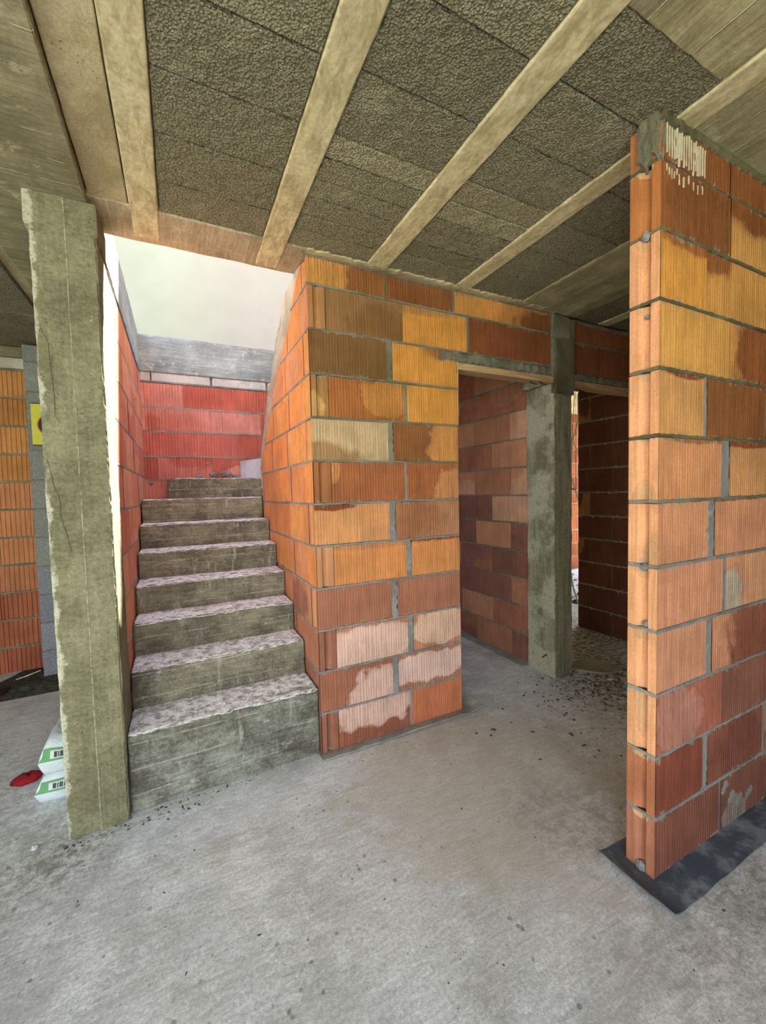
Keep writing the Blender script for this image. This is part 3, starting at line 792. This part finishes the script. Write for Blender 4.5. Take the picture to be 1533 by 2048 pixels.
mb.build('mortar_patch', col2, label='pale mortar at the column head')
mb = MB(); tube(mb, [(1.99, .10, .175), (1.93, .075, .185), (1.90, .07, .18)], .005, plain('rusty_steel', (.08, .05, .035), .7))
mb.build('rebar_stub', col2, label='rusty steel stub')

# block pier at left
M_block = pumice('aggregate_block', (.44, .45, .40), (.22, .225, .19), (.55, .57, .53))
pier = empty('block_pier', (-1.62, 2.3, 0), 'grey aggregate block pier carrying the yellow sign, half hidden by the left column', 'pier')
mb = MB()
for k in range(12):
    i0 = len(mb.v); zt = min(k*.25+.235, H-.03)
    rough_box(mb, -1.832+.004*rnd.random(), -1.45, 2.2, 2.44, k*.25-.01 if k else .0, zt, M_block, .03, .006, .003, 14, .006, k)
    t = rnd.uniform(.88, 1.12); t = (t, t, t*(1.25 if k < 4 else 1.0))
    for i in range(i0, len(mb.v)): mb.a.setdefault('cA', {})[i] = t
box(mb, -1.822, -1.46, 2.212, 2.43, 0, H-.03, M_mortar_dark)
mb.build('blocks', pier)

# ------------------------------------------------------------------ staircase
def step_mat(name, riser, dust, across_off):
    N = NT(name, .92)
    g = N.noise(1, N.map((5, 30, 60)), detail=7, rough=.7, dist=.7); a = N.noise(5, detail=8, rough=.7)
    col = N.mix(N.ramp(a, .36, .64), (.115, .105, .08), riser)
    col = N.scale(col, N.ramp(g, .3, .7, .72, 1.25))
    lp = N.ramp(N.noise(8, N.map((1, 1, 2.2), (2, 2, 1)), detail=9, rough=.78), .57, .68, 0, .7)
    col = N.mix(lp, col, (.50, .48, .40))
    x = N.sep(); t = N.math('DIVIDE', N.math('ADD', x[2], N.math('MULTIPLY', N.noise(2), .03)), .13); fr = N.math('FRACT', N.math('ADD', t, across_off))
    sm = N.math('MULTIPLY', N.ramp(N.math('MINIMUM', fr, N.math('SUBTRACT', 1, fr)), 0, .04, 1, 0), N.ramp(N.noise(9), .4, .55, 0, .6))
    ge = N.n('ShaderNodeNewGeometry'); nz = N.sep(ge.outputs['Normal'])[2]
    up = N.ramp(nz, .45, .75)
    col = N.mix(sm, col, (.48, .47, .38))
    d = N.ramp(N.noise(18, detail=9, rough=.8, dist=.3), .40, .56)
    top = N.mix(d, (.30, .28, .25), dust)
    top = N.mix(N.ramp(N.noise(4, N.map(loc=(3, 3, 3)), detail=6), .5, .62, 0, .35), top, (.74, .68, .60))
    col = N.mix(up, col, top)  # upward faces: dust colour whitened to paint in the skylight on the treads
    dr = N.ramp(N.noise(1, N.map((16, 3, 2.2), (1, 5, 2)), detail=6, rough=.75), .57, .66, 0, .6); dr = N.math('MULTIPLY', dr, N.math('SUBTRACT', 1, up)); col = N.mix(dr, col, (.46, .43, .35))
    col = N.scale(col, N.ramp(N.noise(80, detail=6, rough=.8), .32, .68, .76, 1.22))
    return N.done(col, N.math('ADD', g, N.noise(60, detail=5)), .6, .006)
M_step1 = step_mat('stair_concrete_base', (.27, .27, .22), (.92, .91, .88), .2)
M_step = step_mat('stair_concrete', (.26, .235, .17), (.92, .92, .92), .4)
YS = [.02, .297, .55, .80, 1.055, 1.32, 1.60, 1.87]
ZS = [.398, .607, .80, .982, 1.168, 1.35, 1.543, 1.73]
st = empty('staircase', (-.49, .02, 0), 'bare cast concrete staircase rising between brick walls to daylight', 'staircase')
for i in range(8):
    mb = MB()
    x1 = -.006 if i < 7 else .32
    yb = (YS[i+1]+.01) if i < 7 else 2.29
    x0 = -.977 if i < 7 else -.785
    if i == 6: yb = 2.29
    z0 = 0 if i == 0 else ZS[i-1]-.012
    rough_box(mb, x0, x1, YS[i], yb, z0, ZS[i], M_step1 if i == 0 else M_step, .02, .009, .004, 7, .010, i*3.3)
    mb.build('step', st)
mb = MB()
A = [(-.10, 2.29), (.045, 1.90), (.5, 1.90), (.5, 2.29)]
lo = [mb.vert((x, y, 1.70)) for x, y in A]; hi = [mb.vert((x, y, 1.922)) for x, y in A]
for i in range(4): mb.face((lo[i], lo[(i+1) % 4], hi[(i+1) % 4], hi[i]), M_pale)
mb.face(hi, M_pale); mb.build('step', st, label='pale winder step turning right at the top')

# ------------------------------------------------------------------ timber lintels
def wood(name, base, dark):
    N = NT(name, .75)
    g = N.noise(1, N.map((3, 60, 60)), detail=6, rough=.65, dist=1.2)
    col = N.mix(N.ramp(g, .35, .62), dark, base)
    return N.done(col, g, .3, .002)
M_wood = wood('sawn_timber', (.60, .40, .20), (.36, .22, .09))
M_nail = plain('nail_steel', (.03, .025, .02), .6)
for (x0, x1, y0, lab, nl) in ((1.035, 1.962, -.002, 'pale timber lintel board over the left doorway', ((1.75, .05), (1.83, .03))),
                              (2.195, 3.15, .028, 'pale timber lintel board over the darker right doorway', ((2.26, .06), (2.33, .05)))):
    e = empty('timber_lintel', (x0, y0, 2.38), lab, 'lintel', 'timber lintels over the doorways')
    mb = MB(); rough_box(mb, x0, x1, y0, y0+.1, 2.381, 2.428, M_wood, .05, .003, .0015, 8, .003, x0); mb.build('board', e)
    for (nx, ny) in nl:
        mb = MB(); tube(mb, [(nx, y0+ny, 2.384), (nx+.03, y0+ny-.005, 2.368), (nx+.075, y0+ny-.01, 2.362)], .0035, M_nail); mb.build('nail', e)

# ------------------------------------------------------------------ damp-proof membrane strips
def membrane(name, col, dusty):
    N = NT(name, .6)
    w = N.n('ShaderNodeTexWave'); N.put(w.inputs['Vector'], N.map((1, 1, 1))); w.inputs['Scale'].default_value = 55
    f = N.noise(5, detail=8, rough=.7)
    c = N.mix(N.ramp(f, .45, .62), col, dusty)
    return N.done(c, w.outputs['Fac'], .3, .001)
M_mem = membrane('bitumen_membrane', (.085, .105, .13), (.27, .30, .32))
M_mem2 = membrane('bitumen_membrane_dusty', (.30, .29, .25), (.42, .41, .37))
M_mem3 = plain('black_membrane', (.012, .014, .016), .6)
def strip(name, x0, x1, y0, y1, m, lab, lift, th=.004, **kw):
    """flat strip with gently curled rim; lift(x,y)->z"""
    mb = MB(); nx = max(6, int((x1-x0)/.025)); ny = max(4, int((y1-y0)/.02)); g = {}
    for s in (0, 1):
        for i in range(nx+1):
            for j in range(ny+1):
                x = x0+(x1-x0)*i/nx; y = y0+(y1-y0)*j/ny
                dx = .006*noise.noise(Vector((y*9, 1, x0))) if i in (0, nx) else 0; dy = .006*noise.noise(Vector((x*9, 4, y0))) if j in (0, ny) else 0
                g[s, i, j] = mb.vert((x+dx, y+dy, .0012+lift(x, y)+s*th))
    for i in range(nx):
        for j in range(ny):
            mb.face((g[1, i, j], g[1, i+1, j], g[1, i+1, j+1], g[1, i, j+1]), m); mb.face((g[0, i, j], g[0, i, j+1], g[0, i+1, j+1], g[0, i+1, j]), m)
    for i in range(nx): mb.face((g[0, i, 0], g[0, i+1, 0], g[1, i+1, 0], g[1, i, 0]), m); mb.face((g[1, i, ny], g[1, i+1, ny], g[0, i+1, ny], g[0, i, ny]), m)
    for j in range(ny): mb.face((g[1, 0, j], g[1, 0, j+1], g[0, 0, j+1], g[0, 0, j]), m); mb.face((g[0, nx, j], g[0, nx, j+1], g[1, nx, j+1], g[1, nx, j]), m)
    return mb.build(name, label=lab, cat='membrane', **kw)
G = 'damp-proof strips under the walls'
strip('damp_proof_strip', .826, 3.2, -1.50, -1.20, M_mem, 'dark bitumen strip sticking out around the foot of the near right wall', lambda x, y: .016*max(0, (.905-x)/.07)**2 + .004*max(0, noise.noise(Vector((x*5, y*5, 1)))), group=G)
strip('damp_proof_strip', -.015, .62, -.066, .08, M_mem2, 'dusty grey membrane strip under the doorway wall, end by the stair foot', lambda x, y: .006*max(0, -y/.05)*(1+noise.noise(Vector((x*14, 1, 1)))), group=G)
strip('damp_proof_strip',   .45, 1.165, -.070, .10, M_mem2, 'dusty grey membrane strip ending with a curl at the left doorway threshold', lambda x, y: .006+.006*max(0, -y/.05)*(1+noise.noise(Vector((x*12, 2, 1))))+.02*max(0, (x-1.08)/.08)**2, group=G)
strip('damp_proof_strip', 1.93, 2.10, .32, 3.1, M_mem2, 'narrow membrane strip along the wall inside the left doorway', lambda x, y: .004*max(0, (1.97-x)/.04), group=G)
strip('damp_proof_strip', -3.6, -2.02, 1.95, 2.10, M_mem3, 'black membrane strip lying in the dirt near the far left wall', lambda x, y: .004, group=G)

# ------------------------------------------------------------------ cement bags, cap, sign
def paper(name, col):
    N = NT(name, .55)
    f = N.noise(9, detail=6); c = N.scale(col, N.ramp(f, .3, .7, .86, 1.06))
    return N.done(c, N.noise(12, detail=7, rough=.65, dist=.8), .8, .012)
M_paper = paper('white_sack_paper', (.66, .72, .74)); M_green = paper('green_print', (.13, .34, .14)); M_lab = paper('label_paper', (.66, .64, .58)); M_ink = plain('dark_ink', (.05, .06, .07))
def bag(z0, h, x0, x1, y0, y1, lab, seed):
    """stacked sack: end towards the viewer (-Y), folded end with green bands"""
    e = empty('cement_bag', ((x0+x1)/2, (y0+y1)/2, z0), lab, 'bag', 'cement bags behind the left column')
    cx, cy = (x0+x1)/2, (y0+y1)/2; a, b = (x1-x0)/2, (y1-y0)/2
    def P(u, v, s):   # u,v in -1..1 ; s 0 bottom 1 top
        r = max(abs(u), abs(v)); t = 1-r**5
        w = noise.noise(Vector((u*2.2+seed, v*2.2, s*3)))*.010+noise.noise(Vector((u*7+seed, v*7, s*3)))*.004
        zz = z0+h*.42+(h*.58*t*(1+.12*noise.noise(Vector((u*1.5+seed, v*1.5, 0))))+w*t if s else -h*.42*min(1, t*1.8))
        k = 1-.06*abs(u)*abs(v)
        return (cx+u*a*k, cy+v*b*k, zz)
    mb = MB(); n = 26; g = {}
    for s in (0, 1):
        for i in range(n+1):
            for j in range(n+1):
                u = math.sin((i/n*2-1)*math.pi/2); v = math.sin((j/n*2-1)*math.pi/2)
                if s == 0 and (i in (0, n) or j in (0, n)): g[s, i, j] = g.get((1, i, j)) or -1
                g[s, i, j] = mb.vert(P(u, v, s))
    for i in range(n):
        for j in range(n):
            mb.face((g[1, i, j], g[1, i+1, j], g[1, i+1, j+1], g[1, i, j+1]), M_paper)
            mb.face((g[0, i, j], g[0, i, j+1], g[0, i+1, j+1], g[0, i+1, j]), M_paper)
    mb.build('sack', e, smooth=True)
    # green printed band and barcode label wrapped over the folded end
    def patch(name, u0, u1, v0, v1, m, off, lab=None):
        mb = MB(); k = 12; q = {}
        for i in range(k+1):
            for j in range(k+1):
                p = P(u0+(u1-u0)*i/k, v0+(v1-v0)*j/k, 1); q[i, j] = mb.vert((p[0], p[1]-off, p[2]+off))
        for i in range(k):
            for j in range(k): mb.face((q[i, j], q[i+1, j], q[i+1, j+1], q[i, j+1]), m)
        return mb, name, lab
    for args in ((('green_band', -.985, .98, -.995, -.86, M_green, .0025, 'green printed band')),):
        mbp, nm, lb = patch(*args); mbp.build(nm, e, smooth=True, label=lb)
    mbp, nm, lb = patch('barcode_label', -.62, .1, -.975, -.89, M_lab, .004); lo_ = mbp.build(nm, e, smooth=True, label='cream label with a black barcode')
    mbb = MB()
    for i in range(9):
        u = -.5+i*.06; p0 = P(u, -.968, 1); p1 = P(u, -.91, 1); w = .004 if i % 3 else .008
        q = [mbb.vert((p[0]+dx, p[1]-.0062, p[2]+.0062)) for p, dx in ((p0, 0), (p0, w), (p1, w), (p1, 0))]; mbb.face(q, M_ink)
    mbb.build('printed_marks', e, label='black printed barcode lines')
bag(.0, .15, -1.43, -1.10, .285, .72, 'white cement bag with green band lying on the floor, lower of the two', 1)
bag(.142, .185, -1.41, -1.11, .29, .73, 'white cement bag with green band, upper one resting on another bag', 5)

# red knitted cap, folded on the floor
M_red = plain('red_fleece', (.24, .01, .016), .95, .25, 60)
mb = MB(); n, m_ = 20, 28; g = {}
for i in range(n+1):
    th = math.pi*i/n
    for j in range(m_):
        ph = 2*math.pi*j/m_
        d = Vector((math.sin(th)*math.cos(ph), math.sin(th)*math.sin(ph), math.cos(th)))
        r = 1+.12*noise.noise(d*2+Vector((3, 1, 0)))
        x, y, z = d.x*.072*r, d.y*.045*r, max(-.020, d.z*.030*r)
        fold = math.exp(-((x-.012+y*.25)/.010)**2)
        z -= .012*fold*max(0, d.z)+(.012*max(0, -x/.07) if d.z > 0 else 0)
        g[i, j] = mb.vert((-1.528+x*.95-y*.3, .575+y+x*.15, .021+z))
for i in range(n):
    for j in range(m_): mb.face((g[i, j], g[i+1, j], g[i+1, (j+1) % m_], g[i, (j+1) % m_]), M_red)
mb.build('red_cap', smooth=True, label='crumpled dark red cloth cap lying on the floor beside the cement bags', cat='cap')

# yellow sign on the pier
sg = empty('warning_sign', (-1.62, 2.19, 2.035), 'yellow sign on the grey block pier, mostly hidden behind the left column', 'sign')
M_yel = plain('sign_yellow', (.62, .60, .06), .5, .06); M_blk = plain('sign_black', (.02, .015, .015), .5); M_rd = plain('sign_red', (.55, .08, .03), .5)
mb = MB(); rough_box(mb, -1.793, -1.445, 2.178, 2.184, 2.036, 2.383, M_yel, .1, .001, 0, 1, 0); mb.build('panel', sg)
for nm, r, m, y in (('red_ring', .130, M_rd, 2.1772), ('black_disc', .122, M_blk, 2.1764)):
    mb = MB(); c = mb.vert((-1.625, y, 2.205)); ring = [mb.vert((-1.625+r*math.cos(k*math.pi/20), y, 2.205+r*.85*math.sin(k*math.pi/20))) for k in range(40)]
    for k in range(40): mb.face((c, ring[k], ring[(k+1) % 40]), m)
    mb.build(nm, sg, label='printed '+nm.replace('_', ' '))
# dark backing strip seen above and below the sign
mb = MB(); rough_box(mb, -1.795, -1.443, 2.185, 2.197, 2.030, 2.391, M_blk, .1, .001, 0, 1, 0); mb.build('backing', sg)

# ------------------------------------------------------------------ debris
M_dirt = plain('dark_dirt', (.085, .078, .06), 1, .4, 50); M_stone = plain('small_stones', (.30, .29, .25), .95, .3, 60)
def scatter(name, lab, n, fn, mats, smin, smax, fl=.55, seed=1):
    r = random.Random(seed); mb = MB()
    for i in range(n):
        x, y = fn(r); s = smin+(smax-smin)*r.random()**2.5; m = r.choice(mats)
        a = r.random()*6.28; el = 1+r.random()*1.3; t = []
        for k in range(6):
            th = k*math.pi/3+r.random()*.5; q = s*(.7+.6*r.random())
            px, py = math.cos(th)*q*el, math.sin(th)*q
            t.append((x+px*math.cos(a)-py*math.sin(a), y+px*math.sin(a)+py*math.cos(a)))
        lo_ = [mb.vert((p[0], p[1], .0)) for p in t]; h = s*fl*(.6+.8*r.random())
        hi_ = [mb.vert((x+(p[0]-x)*.6, y+(p[1]-y)*.6, h*(.7+.5*r.random()))) for p in t]
        for k in range(6): mb.face((lo_[k], lo_[(k+1) % 6], hi_[(k+1) % 6], hi_[k]), m)
        mb.face(hi_, m)
    return mb.build(name, label=lab, cat='debris', kind='stuff')
scatter('dirt_crumbs', 'dark crumbs of dirt strewn over the floor around the middle column', 1500, lambda r: (2.35+r.gauss(0, .33), -.22+r.gauss(0, .17)) if r.random() < .75 else (2.2+r.gauss(0, .5), -.5+r.gauss(0, .3)), [M_dirt, M_dirt, M_stone], .0025, .011, .5, 3)
scatter('gravel_crumbs', 'small pale stones along the foot of the left column', 130, lambda r: (r.uniform(-1.25, -.6), -.045-abs(r.gauss(0, .025))) if r.random() < .6 else (r.uniform(-1.05, -.4), .0-abs(r.gauss(0, .012))), [M_stone, M_dirt], .002, .006, .8, 5)
scatter('floor_grit', 'scattered grit specks across the open screed floor', 260, lambda r: (r.uniform(-1.2, 1.6), r.uniform(-1.9, -.1)), [M_dirt, M_stone], .0012, .0042, .5, 9)
scatter('far_rubble', 'pale rubble on the floor of the far room past the dark doorway', 260, lambda r: (r.uniform(3.4, 5.6), r.uniform(.9, 2.8)), [M_stone, M_dirt, M_pale], .01, .05, .6, 12)
# dirt heap left
N = NT('loose_dirt', 1); f_ = N.noise(30, detail=7, rough=.8)
M_loose = N.done(N.mix(N.ramp(f_, .4, .62), (.045, .045, .032), (.15, .15, .115)), f_, 1, .02)
mb = MB(); n = 44; g = {}
for i in range(n+1):
    for j in range(n//2+1):
        x = -2.05+1.1*i/n; y = 1.83+.66*j/(n//2)
        e = min(i, n-i, j, n//2-j)/5.; z = min(1, e)*(.018+.02*noise.noise(Vector((x*7, y*7, 1)))+.012*noise.noise(Vector((x*25, y*25, 1))))
        g[i, j] = mb.vert((x+.02*noise.noise(Vector((y*6, 2, 0)))-(.30*(1-j/(n/2)) if i == 0 else 0), y, max(.001, z)))
for i in range(n):
    for j in range(n//2): mb.face((g[i, j], g[i+1, j], g[i+1, j+1], g[i, j+1]), M_loose)
mb.build('loose_dirt', label='low heap of dark loose dirt in front of the far left wall', cat='dirt', kind='stuff')
# broken concrete pieces
def shard(name, pts, z, th, m, lab):
    mb = MB(); lo_ = [mb.vert((x, y, z)) for x, y in pts]; hi_ = [mb.vert((x+.006*noise.noise(Vector((x*50, y*50, 1))), y, z+th*(1+.3*noise.noise(Vector((x*9, y*9, 1)))))) for x, y in pts]
    k = len(pts)
    for i in range(k): mb.face((lo_[i], lo_[(i+1) % k], hi_[(i+1) % k], hi_[i]), m)
    mb.face(hi_, m); mb.face(lo_[::-1], m); return mb.build(name, label=lab, cat='rubble')
shard('concrete_shard', [(2.27, .02), (2.40, -.12), (2.56, -.17), (2.63, -.10), (2.60, .10), (2.42, .16), (2.31, .12)], .001, .014, concrete('shard_concrete', (.36, .33, .26), (.46, .43, .35), (.25, .23, .18), .6), 'flat broken slab of pale concrete on the floor right of the middle column')
shard('concrete_shard', [(2.33, -.20), (2.36, -.23), (2.40, -.215), (2.38, -.19)], .001, .012, M_pale, 'tiny white chip of rubble in front of the flat broken slab')
# clear plastic scrap near the left column
mb = MB(); blob(mb, (-1.345, -.012, .012), .014, plain('plastic_scrap', (.55, .60, .62), .2), .7, 3)
mb.build('plastic_scrap', label='small crumpled shiny plastic scrap on the floor left of the near column', cat='scrap')
# pale stick by the pier
mb = MB(); tube(mb, [(-2.0, 2.14, .05), (-1.93, 2.15, .062), (-1.84, 2.17, .085)], .005, plain('pale_wood', (.5, .47, .36)))
mb.build('wood_stick', label='thin pale stick on the dirt leaning against the grey block pier', cat='stick')
# hanging cables / tarp in the far room
M_cable = plain('pale_cable', (.65, .50, .42), .5)
def hang(pts, r, lab, m=M_cable, nm='hanging_cable'):
    mb = MB(); P = []
    for a, b in zip(pts, pts[1:]):
        a, b = Vector(a), Vector(b)
        for i in range(6): P.append(a+(b-a)*i/6+Vector((.01*noise.noise(a*9+Vector((i, 0, 0))), 0, 0)))
    P.append(Vector(pts[-1])); tube(mb, P, r, m); mb.build(nm, label=lab, cat='cable', group='cables dangling past the dark doorway')

hang([(3.9, 1.3, 2.75), (3.90, 1.3, 2.41), (3.80, 1.3, 2.14), (3.91, 1.3, 2.0), (3.97, 1.3, 1.7)], .010, 'pale cable hanging in the gap past the dark doorway, topmost one')
hang([(3.86, 1.32, 2.75), (3.79, 1.32, 1.75), (3.92, 1.32, 1.40)], .006, 'thin pale cable looping down behind the dark wall edge')
hang([(3.80, 1.35, .55), (3.87, 1.35, .25), (3.97, 1.35, .02)], .012, 'thick grey cable slanting down to the rubble floor', plain('grey_cable', (.40, .42, .44), .5))
# ragged dark sheet hanging in the far room
mb = MB(); prev = None
for i in range(25):
    z = .80+.72*i/24; a = 3.74+.03*noise.noise(Vector((z*6, 1, 0))); b = 3.93+.05*noise.noise(Vector((z*5, 5, 0)))-.08*(1-i/24)
    row = [mb.vert((a+(b-a)*j/6, 1.40+.02*math.sin(j*2.1+z*5), z)) for j in range(7)]
    if prev:
        for j in range(6): mb.face((prev[j], prev[j+1], row[j+1], row[j]), M_mem3)
    prev = row
tube(mb, [(3.70, 1.40, 1.53), (3.99, 1.40, 1.53)], .012, M_mem3)
for q in (3.70, 3.99): tube(mb, [(q, 1.40, 1.53), (q, 1.40, H+.004)], .003, M_mem3)
mb.build('dark_sheet', label='ragged black sheet hanging in the slit past the dark doorway', cat='sheet')

# ------------------------------------------------------------------ rest of the shell behind the viewer, plus an added sky-blocking wall
M_plainwall = concrete('rear_wall', (.42, .22, .13), (.5, .3, .2), (.3, .14, .08), .3, False)
mb = MB()
for a, b in ((-3.95, -3.75), (-1.3, 2.5)): box(mb, -4.6, -4.45, a, b, -.0, H, M_plainwall)
mb.build('wall_left_side', kind='structure')
mb = MB()
box(mb, -4.45, -3.9, -3.95, -3.8, 0, H, M_plainwall); box(mb, .15, 6.2, -3.95, -3.8, 0, H, M_plainwall)
mb.build('wall_rear', kind='structure')
mb = MB(); box(mb, -1.2, 6.2, -.1, .19, H+.245, 5.9, M_plainwall); mb.build('wall_sky_blocker', kind='structure')  # unseen, added above the slab to keep sky light off the neighbouring wall
mb = MB(); box(mb, 6.05, 6.2, -3.8, .9, 0, H, M_plainwall)
mb.build('wall_right_side', kind='structure')

# ------------------------------------------------------------------ light
sun = bpy.data.lights.new('sun', 'SUN'); so = bpy.data.objects.new('sun', sun); COL.objects.link(so)
sun.energy = SUN; sun.angle = math.radians(.6); sun.color = (1.0, .95, .86)
sv = Vector((.54, .385, 1)).normalized()
so.rotation_euler = sv.to_track_quat('Z', 'Y').to_euler()
w = bpy.data.worlds.new('world'); S.world = w; w.use_nodes = True
nt = w.node_tree; bg = nt.nodes['Background']
tc = nt.nodes.new('ShaderNodeTexCoord'); sx = nt.nodes.new('ShaderNodeSeparateXYZ'); nt.links.new(tc.outputs['Generated'], sx.inputs[0])
cr = nt.nodes.new('ShaderNodeValToRGB'); nt.links.new(sx.outputs[2], cr.inputs[0]); nt.links.new(cr.outputs[0], bg.inputs[0])
el = cr.color_ramp.elements; el[0].position = 0; el[0].color = (1.22, 1.27, 1.2, 1); el[1].position = 1; el[1].color = (.42, .62, 1.0, 1)
e_ = el.new(.3); e_.color = (.88, 1.0, 1.12, 1)
bg.inputs[1].default_value = SKY
def portal(loc, rot, sx, sy):
    l = bpy.data.lights.new('daylight_portal', 'AREA'); l.shape = 'RECTANGLE'; l.size = sx; l.size_y = sy; l.cycles.is_portal = True
    o = bpy.data.objects.new('daylight_portal', l); COL.objects.link(o); o.location = loc; o.rotation_euler = rot
PI = math.pi
S.view_settings.view_transform = 'Standard'; S.view_settings.look = 'None'; S.view_settings.gamma = 1; S.view_settings.use_curve_mapping = False
S.view_settings.exposure = EXPO
